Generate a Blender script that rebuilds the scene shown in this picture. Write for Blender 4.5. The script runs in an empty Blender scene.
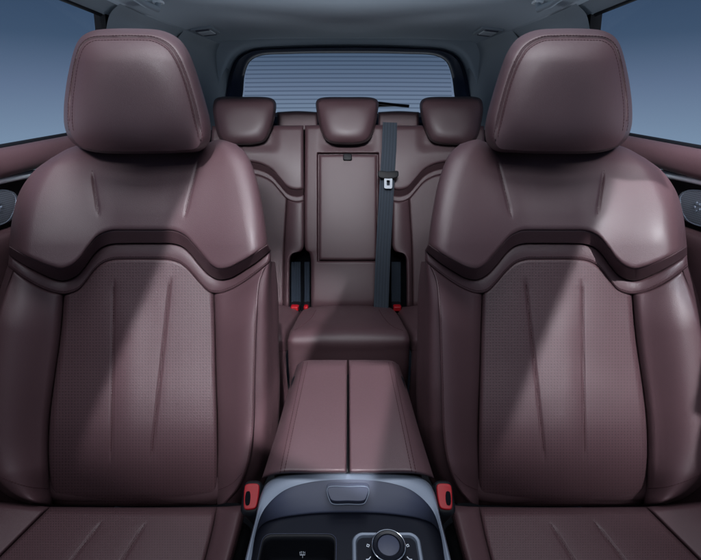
import bpy, math, random
import numpy as np
from mathutils import Vector
from mathutils.bvhtree import BVHTree
random.seed(3); rng = np.random.default_rng(3)
S = bpy.context.scene
COL = S.collection
# ------------------------------------------------------------------ camera model
CX, CY, F0, PITCH = 348.0, 280.0, 413.0, math.radians(22)
H = 1.12                                           # eye height above the car floor
CAM = np.array([0, 0, H]); FW = np.array([0, math.cos(PITCH), -math.sin(PITCH)])
UP = np.array([0, math.sin(PITCH), math.cos(PITCH)]); RT = np.array([1.0, 0, 0])

def rays(p):
    p = np.asarray(p, float)
    u = (p[..., 0] - CX) / F0; v = (CY - p[..., 1]) / F0
    return FW + u[..., None] * RT + v[..., None] * UP

class Plane:                                        # a plane the drawing is laid on; c lifts off it
    def __init__(s, O, N):
        s.O = np.array(O, float); s.N = np.array(N, float); s.N /= np.linalg.norm(s.N)
    def __call__(s, p, c=0.0):
        d = rays(p); t = ((s.O - CAM) @ s.N + np.asarray(c)) / (d @ s.N)
        return CAM + d * t[..., None]
def axial(D): return Plane(CAM + FW * D, -FW)
def level(z, Y=0.5, slope=0.0): return Plane((0, Y, H + z), (0, slope, 1))
def world3(p, c=0.0):
    raise NotImplementedError

# ------------------------------------------------------------------ curves
def dense(pts, closed=False, m=24):
    P = np.array(pts, float); n = len(P)
    if n == 2 and not closed:
        t = np.linspace(0, 1, 50)[:, None]; return P[0] * (1 - t) + P[1] * t
    out = []
    rngk = range(n if closed else n - 1)
    for i in rngk:
        p1, p2 = P[i], P[(i + 1) % n]
        p0 = P[i - 1] if (i > 0 or closed) else 2 * p1 - p2
        p3 = P[(i + 2) % n] if (i + 2 < n or closed) else 2 * p2 - p1
        d = [max(np.linalg.norm(a - b), 1e-6) ** .5 for a, b in ((p0, p1), (p1, p2), (p2, p3))]
        m1 = (p1 - p0) / d[0] - (p2 - p0) / (d[0] + d[1]) + (p2 - p1) / d[1]
        m2 = (p2 - p1) / d[1] - (p3 - p1) / (d[1] + d[2]) + (p3 - p2) / d[2]
        m1 = m1 * d[1]; m2 = m2 * d[1]
        t = np.linspace(0, 1, m, endpoint=False)[:, None]
        out.append((2*t**3-3*t**2+1)*p1 + (t**3-2*t**2+t)*m1 + (-2*t**3+3*t**2)*p2 + (t**3-t**2)*m2)
    if not closed: out.append(P[-1:])
    else: out.append(P[:1])
    return np.concatenate(out)
def at_len(Q, s):
    L = np.concatenate([[0], np.cumsum(np.linalg.norm(np.diff(Q, axis=0), axis=1))]); L /= L[-1]
    return np.stack([np.interp(s, L, Q[:, k]) for k in range(Q.shape[1])], -1)
def curve(pts, s): return at_len(dense(pts), np.asarray(s))
def sub(pts, a, b, byx=True):                       # piece of a polyline between x=a and x=b
    Q = dense(pts); k = 0 if byx else 1
    m = (Q[:, k] > min(a, b)) & (Q[:, k] < max(a, b))
    def pt(x): 
        o = np.argsort(Q[:, k]); return [np.interp(x, Q[o, k], Q[o, j]) for j in range(2)]
    R = Q[m]
    if (R[0, k] > R[-1, k]) != (a > b): R = R[::-1]
    return np.vstack([[pt(a)], R, [pt(b)]])
def polar(pts, N=220, cen=None):
    Q = dense(pts, True)
    c = np.array(cen if cen is not None else Q.mean(0)); d = Q - c
    th = np.mod(np.arctan2(d[:, 1], d[:, 0]), 2*np.pi); r = np.linalg.norm(d, axis=1)
    o = np.argsort(th); th, r = th[o], r[o]
    a = np.linspace(0, 2*np.pi, N, endpoint=False)
    a0 = np.interp(a, np.concatenate([th-2*np.pi, th, th+2*np.pi]), np.tile(r, 3))
    return c + np.stack([np.cos(a), np.sin(a)], -1) * a0[:, None], c
def sstep(a, b, x):
    t = np.clip((x - a) / (b - a), 0, 1); return t * t * (3 - 2 * t)

# ------------------------------------------------------------------ objects
def tag(o, label=None, cat=None, group=None, kind=None):
    for k, v in (('label', label), ('category', cat), ('group', group), ('kind', kind)):
        if v: o[k] = v
    return o
def thing(name, loc, label, cat, group=None):
    o = bpy.data.objects.new(name, None); o.empty_display_size = .05; o.location = loc; COL.objects.link(o)
    return tag(o, label, cat, group)
def root_loc(p):
    l = np.zeros(3)
    while p is not None: l += np.array(p.location); p = p.parent
    return l
def obj(name, V, Fc, m, parent=None, uv=None, smooth=True, face_cam=False):
    V = np.asarray(V, float)
    me = bpy.data.meshes.new(name)
    me.from_pydata((V - root_loc(parent)).tolist(), [], [list(f) for f in Fc])
    if uv is not None:
        ul = me.uv_layers.new(name='UVMap')
        li = np.empty(len(me.loops), dtype=np.int32); me.loops.foreach_get('vertex_index', li)
        ul.data.foreach_set('uv', np.asarray(uv, np.float32)[li].ravel())
    me.polygons.foreach_set('use_smooth', [smooth] * len(me.polygons))
    for mm in (m if isinstance(m, (list, tuple)) else [m]): me.materials.append(mm)
    me.update()
    o = bpy.data.objects.new(name, me); COL.objects.link(o)
    if parent: o.parent = parent
    return o
def recalc(o):
    import bmesh
    b = bmesh.new(); b.from_mesh(o.data); bmesh.ops.recalc_face_normals(b, faces=b.faces); b.to_mesh(o.data); b.free()
    return o
def grid_faces(r, c, wrap=False, o=0):
    F = []
    for i in range(r - 1):
        for j in range(c if wrap else c - 1):
            k = (j + 1) % c
            F.append((o+i*c+j, o+i*c+k, o+(i+1)*c+k, o+(i+1)*c+j))
    return F
class MB:                                           # collects shapes into one mesh
    def __init__(s): s.V = []; s.F = []; s.n = 0
    def add(s, V, F):
        V = np.asarray(V, float).reshape(-1, 3); s.V.append(V); s.F += [tuple(i + s.n for i in f) for f in F]; s.n += len(V)
    def tube(s, P, r, seg=8, caps=True):
        P = np.asarray(P, float); n = len(P)
        T = np.gradient(P, axis=0); T /= np.linalg.norm(T, axis=1)[:, None] + 1e-12
        a = np.array([0, 0, 1.0]) if abs(T[0, 2]) < .9 else np.array([1.0, 0, 0])
        V = []
        r = np.broadcast_to(r, (n,))
        for i in range(n):
            x = a - T[i] * (a @ T[i]); x /= np.linalg.norm(x) + 1e-12; a = x; y = np.cross(T[i], x)
            th = np.linspace(0, 2*np.pi, seg, endpoint=False)
            V.append(P[i] + r[i] * (np.cos(th)[:, None] * x + np.sin(th)[:, None] * y))
        F = grid_faces(n, seg, True)
        if caps: F += [tuple(range(seg))[::-1], tuple(range((n-1)*seg, n*seg))]
        s.add(np.concatenate(V), F)
    def prism(s, P, d, bev=0.0):                    # outline P (3D, planar) extruded by vector d, top edge bevelled
        P = np.asarray(P, float); n = len(P); d = np.asarray(d, float); c = P.mean(0)
        L = np.linalg.norm(d); rings = [P]
        if bev > 0:
            for k in range(1, 5):
                a = k / 4 * math.pi / 2
                rr = P + d * ((L - bev + bev * math.sin(a)) / L)
                q = c + d * ((L - bev + bev*math.sin(a)) / L)
                sc = np.linalg.norm(P - c, axis=1)
                rr = q + (rr - q) * (1 - bev * (1 - math.cos(a)) / np.maximum(sc, bev*1.2))[:, None]
                if k == 1: rings.append(P + d * ((L - bev) / L))
                rings.append(rr)
        else: rings.append(P + d)
        F = grid_faces(len(rings), n, True)
        F += [tuple(range(n))[::-1], tuple(range((len(rings)-1)*n, len(rings)*n))]
        s.add(np.concatenate(rings), F)
    def box(s, c, sz, bev=0.003, X=(1,0,0), Y=(0,1,0)):
        X = np.array(X, float); Y = np.array(Y, float); X /= np.linalg.norm(X); Y /= np.linalg.norm(Y); Z = np.cross(X, Y)
        rr = rrect(sz[0], sz[1], min(bev*1.5, sz[0]*.45, sz[1]*.45), 4)
        P = np.array(c) - Z * sz[2]/2 + rr[:, :1] * X + rr[:, 1:] * Y
        s.prism(P, Z * sz[2], min(bev, sz[2]*.45))
    def build(s, name, m, parent=None, smooth=True, sharp=True):
        o = recalc(obj(name, np.concatenate(s.V), s.F, m, parent, smooth=smooth))
        if sharp: sharpen(o)
        return o
def sharpen(o, ang=40):
    me = o.data
    me.set_sharp_from_angle(angle=math.radians(ang))
def rrect(w, h, r, k=6):
    out = []
    for cx, cy, a0 in ((w/2-r, h/2-r, 0), (-w/2+r, h/2-r, 90), (-w/2+r, -h/2+r, 180), (w/2-r, -h/2+r, 270)):
        for i in range(k + 1):
            a = math.radians(a0 + 90*i/k); out.append((cx + r*math.cos(a), cy + r*math.sin(a)))
    return np.array(out)
def edgy(n, w=.55):
    t = np.linspace(0, 1, n); return (1-w)*t + w*(.5-.5*np.cos(np.pi*t))
def patch(name, mapf, T, B, L, R, m, parent, cf=None, nu=90, nv=90, roll=(6,6,6,6), dep=(.01,.01,.01,.01), skirt=.03, uvs=1.0):
    """upholstery panel between four seams (left/right seams run from the top down); its edges roll down into the seams"""
    u = edgy(nu); v = edgy(nv)
    T = curve(T, u); B = curve(B, u); L = curve(L, v); R = curve(R, v)
    c00, c10, c01, c11 = (T[0]+L[0])/2, (T[-1]+R[0])/2, (B[0]+L[-1])/2, (B[-1]+R[-1])/2
    def snap(Q, a, b, s): return Q + (a - Q[0]) * (1 - s)[:, None] + (b - Q[-1]) * s[:, None]
    T = snap(T, c00, c10, u); B = snap(B, c01, c11, u); L = snap(L, c00, c01, v); R = snap(R, c10, c11, v)
    U, W = np.meshgrid(u, v); U_ = U[..., None]; W_ = W[..., None]
    P = (1-W_)*T[None] + W_*B[None] + (1-U_)*L[:, None] + U_*R[:, None] \
        - ((1-U_)*(1-W_)*c00 + U_*(1-W_)*c10 + (1-U_)*W_*c01 + U_*W_*c11)
    c = np.zeros(U.shape) if cf is None else cf(U, W, P[..., 0], P[..., 1])
    lh = np.linalg.norm(np.diff(P, axis=0), axis=2).sum(0)[None]; lw = np.linalg.norm(np.diff(P, axis=1), axis=2).sum(1)[:, None]
    for d, r, q in ((W*lh, roll[0], dep[0]), ((1-W)*lh, roll[1], dep[1]), (U*lw, roll[2], dep[2]), ((1-U)*lw, roll[3], dep[3])):
        if r > 0:
            k = np.clip(1 - d / r, 0, 1); c = c - q * (1 - np.sqrt(np.maximum(1 - k*k, 0)))
    if skirt:
        P = np.pad(P, ((1,1),(1,1),(0,0)), mode='edge'); c = np.pad(c, 1, mode='edge')
        e = np.zeros(c.shape, bool); e[0] = e[-1] = True; e[:, 0] = e[:, -1] = True; c[e] -= skirt
    r_, c_ = c.shape
    V = mapf(P, c).reshape(-1, 3)
    Fc = [f[::-1] for f in grid_faces(r_, c_)]
    o = obj(name, V, Fc, m, parent, uv=P.reshape(-1, 2) * uvs)
    a = V[Fc[len(Fc)//2][0]]; q = Fc[len(Fc)//2]
    n = np.cross(V[q[1]]-V[q[0]], V[q[2]]-V[q[0]])
    if n @ (CAM - a) < 0: o.data.flip_normals()
    return o
def rails(name, R, m, parent, n=90, sub_n=6, closed=False, cap=False, uvs=None):
    """surface through rails of 3D points; every rail already sampled alike"""
    R = [np.asarray(r, float) for r in R]; P = np.array(R)
    k = np.linspace(0, 1, (len(R)-1)*sub_n + 1)
    if len(R) > 2:
        D = dense(P.reshape(len(R), -1), m=sub_n); P = D.reshape(len(D), -1, 3)
    r_, c_ = P.shape[:2]
    Fc = grid_faces(r_, c_, closed); V = P.reshape(-1, 3)
    if cap: Fc += [tuple(range(c_))[::-1], tuple(range((r_-1)*c_, r_*c_))]
    o = obj(name, V, Fc, m, parent); recalc(o)
    q = o.data.polygons[len(o.data.polygons)//2]
    if not closed:
        w = np.array(q.center) + root_loc(parent)
        if np.array(q.normal) @ (CAM - w) < 0: o.data.flip_normals()
    return o
def stuffing(A):
    """how far a skin held at the seam A swells: a smooth dome over the outline"""
    lo, hi = A.min(0) - 2, A.max(0) + 2; h = None
    for n in (28, 56, 112, 224):
        gx = np.linspace(lo[0], hi[0], n); gy = np.linspace(lo[1], hi[1], n); X, Y = np.meshgrid(gx, gy)
        c = A.mean(0); th = np.mod(np.arctan2(Y-c[1], X-c[0]), 2*np.pi); ta = np.mod(np.arctan2(A[:,1]-c[1], A[:,0]-c[0]), 2*np.pi); o = np.argsort(ta)
        ra = np.interp(th, np.concatenate([ta[o]-2*np.pi, ta[o], ta[o]+2*np.pi]), np.tile(np.linalg.norm(A-c, axis=1)[o], 3))
        m = np.hypot(X-c[0], Y-c[1]) < ra
        dx, dy = gx[1]-gx[0], gy[1]-gy[0]; k = 1/(2/dx**2 + 2/dy**2)
        if h is None: h = np.zeros((n, n))
        else:
            h = np.repeat(np.repeat(h, 2, 0), 2, 1)
        for _ in range(700):
            g = np.zeros_like(h); g[1:-1, 1:-1] = k*((h[1:-1, 2:]+h[1:-1, :-2])/dx**2 + (h[2:, 1:-1]+h[:-2, 1:-1])/dy**2 + 1); h = g*m
    h /= h.max()
    def f(P):
        x = np.clip((P[..., 0]-lo[0])/dx, 0, n-1.001); y = np.clip((P[..., 1]-lo[1])/dy, 0, n-1.001); i = x.astype(int); j = y.astype(int); u = x-i; v = y-j
        return (h[j, i]*(1-u)+h[j, i+1]*u)*(1-v) + (h[j+1, i]*(1-u)+h[j+1, i+1]*u)*v
    return f
def cushion(name, mapf, front, sil, cen, m, parent, cfront, csil, cback, bulge, N=220, backscale=.86, cprof=None, seam=None):
    """a padded block: front face inside a seam, side wall, back"""
    A, c0 = polar(front, N, cen); Sx, _ = polar(sil, N, cen)
    rows, cs = [], []
    th = np.degrees(np.arctan2((A-c0)[:, 1], (A-c0)[:, 0])) % 360; sw = np.ones(N) if seam is None else seam(th)
    ks = np.sin(np.linspace(0, 1, 40) * np.pi/2)
    dome = stuffing(A)
    for k in ks:
        rows.append(c0 + (A - c0) * k)
        e = bulge * (1 - (1 - dome(rows[-1]))**2.3) - .004 * sw * sstep(.94, 1.0, k) ** 2
        cs.append(cfront + e + np.zeros(N))
    for k in np.linspace(0, 1, 16)[1:]:                                  # side wall swells out and rolls back
        rows.append(A + (Sx - A) * math.sin(k*np.pi/2)); cs.append(cfront - .004*sw + .004*sw*sstep(0, .2, k) + (csil - cfront) * (sw*(1-math.cos(k*np.pi/2)) + (1-sw)*k**1.3))
    for k in np.linspace(0, 1, 10)[1:]:
        rows.append(c0 + (Sx - c0) * (1 - (1-backscale) * (1-math.cos(k*np.pi/2)))); cs.append(np.full(N, csil + (cback-csil) * math.sin(k*np.pi/2)))
    rows.append(np.repeat(c0[None], N, 0)); cs.append(np.full(N, cback))
    P = np.array(rows); c = np.array(cs)
    if cprof is not None: c = c + cprof(P[..., 0], P[..., 1])
    V = mapf(P, c)
    o = obj(name, V.reshape(-1, 3), grid_faces(len(rows), N, True), m, parent)
    import bmesh
    b = bmesh.new(); b.from_mesh(o.data); bmesh.ops.remove_doubles(b, verts=b.verts, dist=1e-6); bmesh.ops.recalc_face_normals(b, faces=b.faces); b.to_mesh(o.data); b.free()
    for p in o.data.polygons: p.use_smooth = True
    return o, A, Sx, c0
def tree_of(objs):
    vs, ps = [], []
    for o in objs:
        k = len(vs); w = root_loc(o)
        vs += [tuple(np.array(v.co) + w) for v in o.data.vertices]
        ps += [tuple(i + k for i in p.vertices) for p in o.data.polygons]
    return BVHTree.FromPolygons(vs, ps)
def drop(Q, tree):
    """pixels -> points on the surface they meet"""
    out, nr = [], []
    for d in rays(Q):
        h, n, i, t = tree.ray_cast(Vector(CAM), Vector(d).normalized())
        if h is None: continue
        n = np.array(n); n = -n if n @ d > 0 else n
        out.append(np.array(h)); nr.append(n)
    return np.array(out), np.array(nr)
def stitches(name, lines, tree, m, parent, ln=.0045, gap=.0009, r=.0005, lift=.0003):
    for q in lines:                                  # each sewn line is one part
        P, N = drop(at_len(dense(q), np.linspace(0, 1, 300)), tree)
        if len(P) < 8: continue
        b = MB(); L = np.concatenate([[0], np.cumsum(np.linalg.norm(np.diff(P, axis=0), axis=1))])
        s = 0
        while s + ln < L[-1]:
            t = np.array([s, s + ln*.2, s + ln*.8, s + ln])
            p = np.stack([np.interp(t, L, P[:, k]) for k in range(3)], -1); nn = np.stack([np.interp(t, L, N[:, k]) for k in range(3)], -1)
            b.tube(p + nn * np.array([-r*.9, lift, lift, -r*.9])[:, None], r, 5); s += ln + gap
        b.build(name, m, parent, sharp=False)
def welt(name, line, tree, r, m, parent, lift=0.0):
    P, N = drop(at_len(dense(line), np.linspace(0, 1, 160)), tree)
    b = MB(); b.tube(P + N * lift, r, 8); return b.build(name, m, parent, sharp=False)
def mirror(o, parent=None, label=None):
    """the same thing with its parts, handed the other way"""
    c = o.copy(); COL.objects.link(c); c.parent = parent
    if o.data:
        me = o.data.copy(); n = len(me.vertices); a = np.empty(n*3, np.float32); me.vertices.foreach_get('co', a)
        a = a.reshape(-1, 3); a[:, 0] *= -1; me.vertices.foreach_set('co', a.ravel()); me.flip_normals(); me.update(); c.data = me
    c.location = (-o.location[0], o.location[1], o.location[2])
    for ch in list(o.children): mirror(ch, c)
    if label: c['label'] = label
    return c

# ------------------------------------------------------------------ materials
def nodes(name):
    m = bpy.data.materials.new(name); m.use_nodes = True
    nt = m.node_tree; return m, nt, nt.nodes, nt.links, nt.nodes['Principled BSDF']
def N_(nt, t, **k):
    n = nt.nodes.new(t)
    for a, b in k.items():
        if a.startswith('i_'): n.inputs[a[2:].replace('_', ' ')].default_value = b
        else: setattr(n, a, b)
    return n
def mathn(nt, op, a, b=None, c=None):
    n = nt.nodes.new('ShaderNodeMath'); n.operation = op
    for i, x in enumerate((a, b, c)):
        if x is None: continue
        if isinstance(x, (int, float)): n.inputs[i].default_value = x
        else: nt.links.new(x, n.inputs[i])
    return n.outputs[0]
def leather(name, col, rough=.42, perf=0.0, grain=760, gs=.085, spec=.5, coat=0.0):
    m, nt, nd, lk, p = nodes(name)
    tc = N_(nt, 'ShaderNodeTexCoord')
    big = N_(nt, 'ShaderNodeTexNoise', i_Scale=9.0, i_Detail=4.0); lk.new(tc.outputs['Object'], big.inputs['Vector'])
    vo = N_(nt, 'ShaderNodeTexVoronoi', i_Scale=grain); vo.feature = 'DISTANCE_TO_EDGE'; lk.new(tc.outputs['Object'], vo.inputs['Vector'])
    fine = N_(nt, 'ShaderNodeTexNoise', i_Scale=260.0, i_Detail=3.0); lk.new(tc.outputs['Object'], fine.inputs['Vector'])
    mr = N_(nt, 'ShaderNodeMapRange'); mr.inputs[1].default_value = 0; mr.inputs[2].default_value = .25; lk.new(vo.outputs['Distance'], mr.inputs[0])
    mix = N_(nt, 'ShaderNodeMix', data_type='RGBA')
    mix.inputs['A'].default_value = (*[c*.9 for c in col], 1); mix.inputs['B'].default_value = (*[c*1.1 for c in col], 1)
    lk.new(big.outputs['Fac'], mix.inputs['Factor'])
    colour = mix.outputs['Result']
    p.inputs['Coat Weight'].default_value = coat; p.inputs['Coat Roughness'].default_value = .34; p.inputs['Coat IOR'].default_value = 1.45
    h = mathn(nt, 'MULTIPLY_ADD', fine.outputs['Fac'], .35, mr.outputs[0])
    dist = .0004
    if perf:
        uvn = N_(nt, 'ShaderNodeUVMap'); uvn.uv_map = 'UVMap'
        sc = N_(nt, 'ShaderNodeVectorMath', operation='SCALE'); sc.inputs['Scale'].default_value = perf; lk.new(uvn.outputs[0], sc.inputs[0])
        sp = N_(nt, 'ShaderNodeSeparateXYZ'); lk.new(sc.outputs[0], sp.inputs[0])
        fx = mathn(nt, 'SUBTRACT', mathn(nt, 'FRACT', sp.outputs[0]), .5); fy = mathn(nt, 'SUBTRACT', mathn(nt, 'FRACT', sp.outputs[1]), .5)
        r = mathn(nt, 'SQRT', mathn(nt, 'ADD', mathn(nt, 'MULTIPLY', fx, fx), mathn(nt, 'MULTIPLY', fy, fy)))
        hm = N_(nt, 'ShaderNodeMapRange', interpolation_type='SMOOTHSTEP'); hm.inputs[1].default_value = .14; hm.inputs[2].default_value = .32; lk.new(r, hm.inputs[0])
        mx = N_(nt, 'ShaderNodeMix', data_type='RGBA'); mx.inputs['A'].default_value = (*[c*.56 for c in col], 1)
        lk.new(hm.outputs[0], mx.inputs['Factor']); lk.new(colour, mx.inputs['B']); colour = mx.outputs['Result']
        h = mathn(nt, 'MULTIPLY_ADD', hm.outputs[0], .9, h)
    lk.new(colour, p.inputs['Base Color'])
    rr = N_(nt, 'ShaderNodeMapRange'); rr.inputs[3].default_value = rough-.05; rr.inputs[4].default_value = rough+.06; lk.new(fine.outputs['Fac'], rr.inputs[0])
    lk.new(rr.outputs[0], p.inputs['Roughness'])
    b = N_(nt, 'ShaderNodeBump'); b.inputs['Strength'].default_value = gs*4; b.inputs['Distance'].default_value = dist
    lk.new(h, b.inputs['Height']); lk.new(b.outputs[0], p.inputs['Normal'])
    p.inputs['Specular IOR Level'].default_value = spec
    return m
def plain(name, col, rough=.5, metal=0.0, spec=.5, noise=0.0, scale=400, bump=0.0, coat=0.0):
    m, nt, nd, lk, p = nodes(name)
    p.inputs['Roughness'].default_value = rough; p.inputs['Metallic'].default_value = metal; p.inputs['Specular IOR Level'].default_value = spec
    p.inputs['Coat Weight'].default_value = coat; p.inputs['Coat Roughness'].default_value = .06
    tc = N_(nt, 'ShaderNodeTexCoord'); no = N_(nt, 'ShaderNodeTexNoise', i_Scale=scale, i_Detail=4.0); lk.new(tc.outputs['Object'], no.inputs['Vector'])
    mix = N_(nt, 'ShaderNodeMix', data_type='RGBA'); mix.inputs['A'].default_value = (*[c*(1-noise) for c in col], 1); mix.inputs['B'].default_value = (*[c*(1+noise) for c in col], 1)
    lk.new(no.outputs['Fac'], mix.inputs['Factor']); lk.new(mix.outputs['Result'], p.inputs['Base Color'])
    if bump:
        b = N_(nt, 'ShaderNodeBump'); b.inputs['Strength'].default_value = bump; b.inputs['Distance'].default_value = .0006; lk.new(no.outputs['Fac'], b.inputs['Height']); lk.new(b.outputs[0], p.inputs['Normal'])
    return m
def webbing_mat(name, col):
    m, nt, nd, lk, p = nodes(name); p.inputs['Roughness'].default_value = .7; p.inputs['Specular IOR Level'].default_value = .2
    uv = N_(nt, 'ShaderNodeUVMap'); uv.uv_map = 'UVMap'
    sp = N_(nt, 'ShaderNodeSeparateXYZ'); lk.new(uv.outputs[0], sp.inputs[0])
    ribs = mathn(nt, 'SINE', mathn(nt, 'MULTIPLY', sp.outputs[0], 2*math.pi*5)); cross = mathn(nt, 'SINE', mathn(nt, 'MULTIPLY', sp.outputs[1], 2*math.pi*500))
    h = mathn(nt, 'MULTIPLY_ADD', cross, .25, ribs)
    mr = N_(nt, 'ShaderNodeMapRange'); mr.inputs[1].default_value = -1.2; mr.inputs[2].default_value = 1.2; mr.inputs[3].default_value = .8; mr.inputs[4].default_value = 1.15; lk.new(h, mr.inputs[0])
    mx = N_(nt, 'ShaderNodeVectorMath', operation='SCALE'); mx.inputs[0].default_value = col; lk.new(mr.outputs[0], mx.inputs['Scale']); lk.new(mx.outputs[0], p.inputs['Base Color'])
    b = N_(nt, 'ShaderNodeBump'); b.inputs['Strength'].default_value = .5; b.inputs['Distance'].default_value = .0008; lk.new(h, b.inputs['Height']); lk.new(b.outputs[0], p.inputs['Normal'])
    return m
def glass_mat(name, tint):
    m, nt, nd, lk, p = nodes(name); nd.remove(p)
    t = N_(nt, 'ShaderNodeBsdfTransparent'); t.inputs[0].default_value = (*tint, 1)
    g = N_(nt, 'ShaderNodeBsdfGlossy'); g.inputs['Roughness'].default_value = .02; g.inputs[0].default_value = (1, 1, 1, 1)
    f = N_(nt, 'ShaderNodeFresnel'); f.inputs[0].default_value = 1.08
    x = N_(nt, 'ShaderNodeMixShader'); lk.new(f.outputs[0], x.inputs[0]); lk.new(t.outputs[0], x.inputs[1]); lk.new(g.outputs[0], x.inputs[2])
    lk.new(x.outputs[0], nd['Material Output'].inputs[0]); return m
def mesh_mat(name, a, b_, n):
    m, nt, nd, lk, p = nodes(name); p.inputs['Roughness'].default_value = .35; p.inputs['Metallic'].default_value = .6
    tc = N_(nt, 'ShaderNodeTexCoord'); v = N_(nt, 'ShaderNodeTexVoronoi', i_Scale=n, i_Randomness=.0); lk.new(tc.outputs['Object'], v.inputs[0])
    mr = N_(nt, 'ShaderNodeMapRange'); mr.inputs[1].default_value = .25; mr.inputs[2].default_value = .45; lk.new(v.outputs['Distance'], mr.inputs[0])
    x = N_(nt, 'ShaderNodeMix', data_type='RGBA'); x.inputs['A'].default_value = (*b_, 1); x.inputs['B'].default_value = (*a, 1); lk.new(mr.outputs[0], x.inputs['Factor']); lk.new(x.outputs['Result'], p.inputs['Base Color'])
    return m
LC = (.060, .0305, .036)
M = dict(
    leather=leather('leather_plum', LC, rough=.47, coat=.08), pad=leather('leather_smooth_plum', LC, rough=.46, coat=.16),
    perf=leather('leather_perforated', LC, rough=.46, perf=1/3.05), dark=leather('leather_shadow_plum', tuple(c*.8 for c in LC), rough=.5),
    perfc=leather('leather_perforated_cushion', LC, rough=.46, perf=1/2.6),
    thread=plain('thread', (.034, .012, .015), .7, spec=.2), black=plain('black_plastic', (.0045, .005, .007), .5, spec=.15, noise=.2, bump=.1),
    void=plain('recess_shade', (.003, .0035, .005), .9, spec=.05, noise=.3),  # near-black colour standing in for shade inside the slot and wells
    carpet=plain('car_carpet', (.02, .022, .028), .95, noise=.5, scale=900, bump=.6),
    lining=plain('roof_fabric', (.36, .42, .48), .9, spec=.2, noise=.12, scale=900, bump=.25),
    trimgrey=plain('pillar_plastic', (.21, .25, .29), .6, noise=.06, bump=.1, scale=900),
    silver=plain('satin_silver', (.13, .155, .20), .42, metal=.35, noise=.03), strip=plain('bright_strip', (.60, .66, .72), .3, metal=.5), tongue=plain('tongue_steel', (.20, .22, .25), .45, metal=.2), chrome=plain('chrome', (.75, .78, .82), .14, metal=1.0),
    slate=plain('slate_metal', (.036, .042, .070), .5, metal=.0, spec=.35, noise=.03), piano=plain('gloss_black', (.006, .007, .012), .3, spec=.15, coat=.05),
    ink=plain('white_print', (.6, .65, .72), .5), red=plain('red_plastic', (.24, .004, .008), .45, spec=.3, noise=.1),
    belt=webbing_mat('belt_webbing', (.026, .034, .046)), navy=webbing_mat('dark_webbing', (.005, .010, .018)),
    glass=glass_mat('side_glass', (.86, .9, .93)), rglass=glass_mat('rear_glass', (.96, .95, .93)),
    line=glass_mat('heating_wire', (.58, .60, .63)), grille=mesh_mat('speaker_mesh', (.20, .23, .28), (.03, .035, .045), 250),
    frit=plain('black_frit', (.016, .026, .060), .4), lampglass=plain('lamp_cover', (.50, .55, .60), .35, noise=.05))

# ================================================================== FRONT SEAT (the one left of the console; the other is its mirror)
D0 = .80; SP = axial(D0); XM = 141.0
p0 = SP(np.array([XM, 505.0]))
seat = thing('front_seat', (p0[0], p0[1], 0), 'plum leather front seat at the left of the console, nearest the left door', 'car seat', 'front seats')
E1 = [(9,246),(24,255),(37,261),(50,266),(62,268.5),(72,265),(80,258),(88,247),(98,235.5),(110,230.5),(124,230),(141,230),(160,230),(174,230.5),(185,235.5),(194,245),(203,255.5),(211,264.5),(219,268.5),(228,267.5),(238,263),(252,255),(268,244)]
E2 = [(9,255),(24,264.5),(41,273.5),(54,279),(64,280.5),(76,276),(85,266.5),(94,254),(102,247),(112,243.8),(124,243.2),(141,243),(160,243),(172,243.3),(182,246.3),(190,253),(199,264),(209,274.5),(219,279.5),(230,278),(242,271.5),(256,262.5),(271,250)]
E3 = [(8,266),(18,274),(29,281.5),(42,288.5),(54,292.8),(66,294),(78,290),(86,281.5),(94,271),(102,264),(112,260.3),(124,259.6),(141,259.5),(158,259.6),(170,260),(181,263.8),(190,271.5),(200,283),(209,291.5),(219,293.3),(230,290),(242,283.5),(256,273.5),(271,261.5)]
def rise(x, a=66, b=122): return sstep(a, b, np.abs(x - XM))
def gro(x, y, x0, y0, x1, y1, w, fade=14):
    """a sewn dart: a narrow dip along a line, fading at its ends"""
    t = (y - y0) / (y1 - y0); xl = x0 + (x1 - x0) * t
    g = np.exp(-((x - xl) / w) ** 2); soft = np.exp(-((x - xl) / (w*5)) ** 2)
    e = sstep(-.02, fade/abs(y1-y0), t) * sstep(-.02, fade/abs(y1-y0), 1 - t)
    return (g * .8 + soft * .22) * e
def c_yoke(x): return .040 * rise(x, 72, 126)
def c_pad(U, W, x, y):
    c = .030 + .046 * rise(x, 22, 122) - (.030 + .034*rise(x, 20, 80)) * np.clip((246-y)/100, 0, 1.1)**1.7
    c = c - .006 * gro(x, y, 92, 168, 99, 219, 1.2) - .006 * gro(x, y, 199, 158, 184, 220, 1.2)
    # the middle is drawn back a little under the headrest
    return c - .014 * np.exp(-((x - XM) / 46) ** 2) * sstep(215, 165, y)
pad = patch('shoulder_pad', SP, [(51,158),(72,147),(100,142),(150,140),(190,144),(207,143),(219,139.5),(236,144)], E1,
      [(51,158),(34,171),(20,191),(13,214),(9,246)], [(236,144),(247,155),(257,180),(264,214),(268,244)],
      M['pad'], seat, c_pad, 200, 130, roll=(26, 5, 24, 24), dep=(.045, .004, .042, .042), skirt=.06)
band = patch('pad_underside', SP, E1, E2, [(9,246),(9,255)], [(268,244),(271,250)], M['leather'], seat,
      lambda U, W, x, y: .024 + .046*rise(x, 22, 122)*(1-W) + c_yoke(x)*W - .019*W, 200, 12, roll=(2,0,0,3), dep=(.002,0,0,.01), skirt=.02)
yoke = patch('backrest_yoke', SP, E2, E3, [(9,255),(8,266)], [(271,250),(271,261.5)], M['leather'], seat,
      lambda U, W, x, y: c_yoke(x) + .002*np.sin(np.pi*np.clip(W,0,1)), 220, 26, roll=(3,3,5,5), dep=(.006,.004,.02,.02), skirt=.03)
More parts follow.
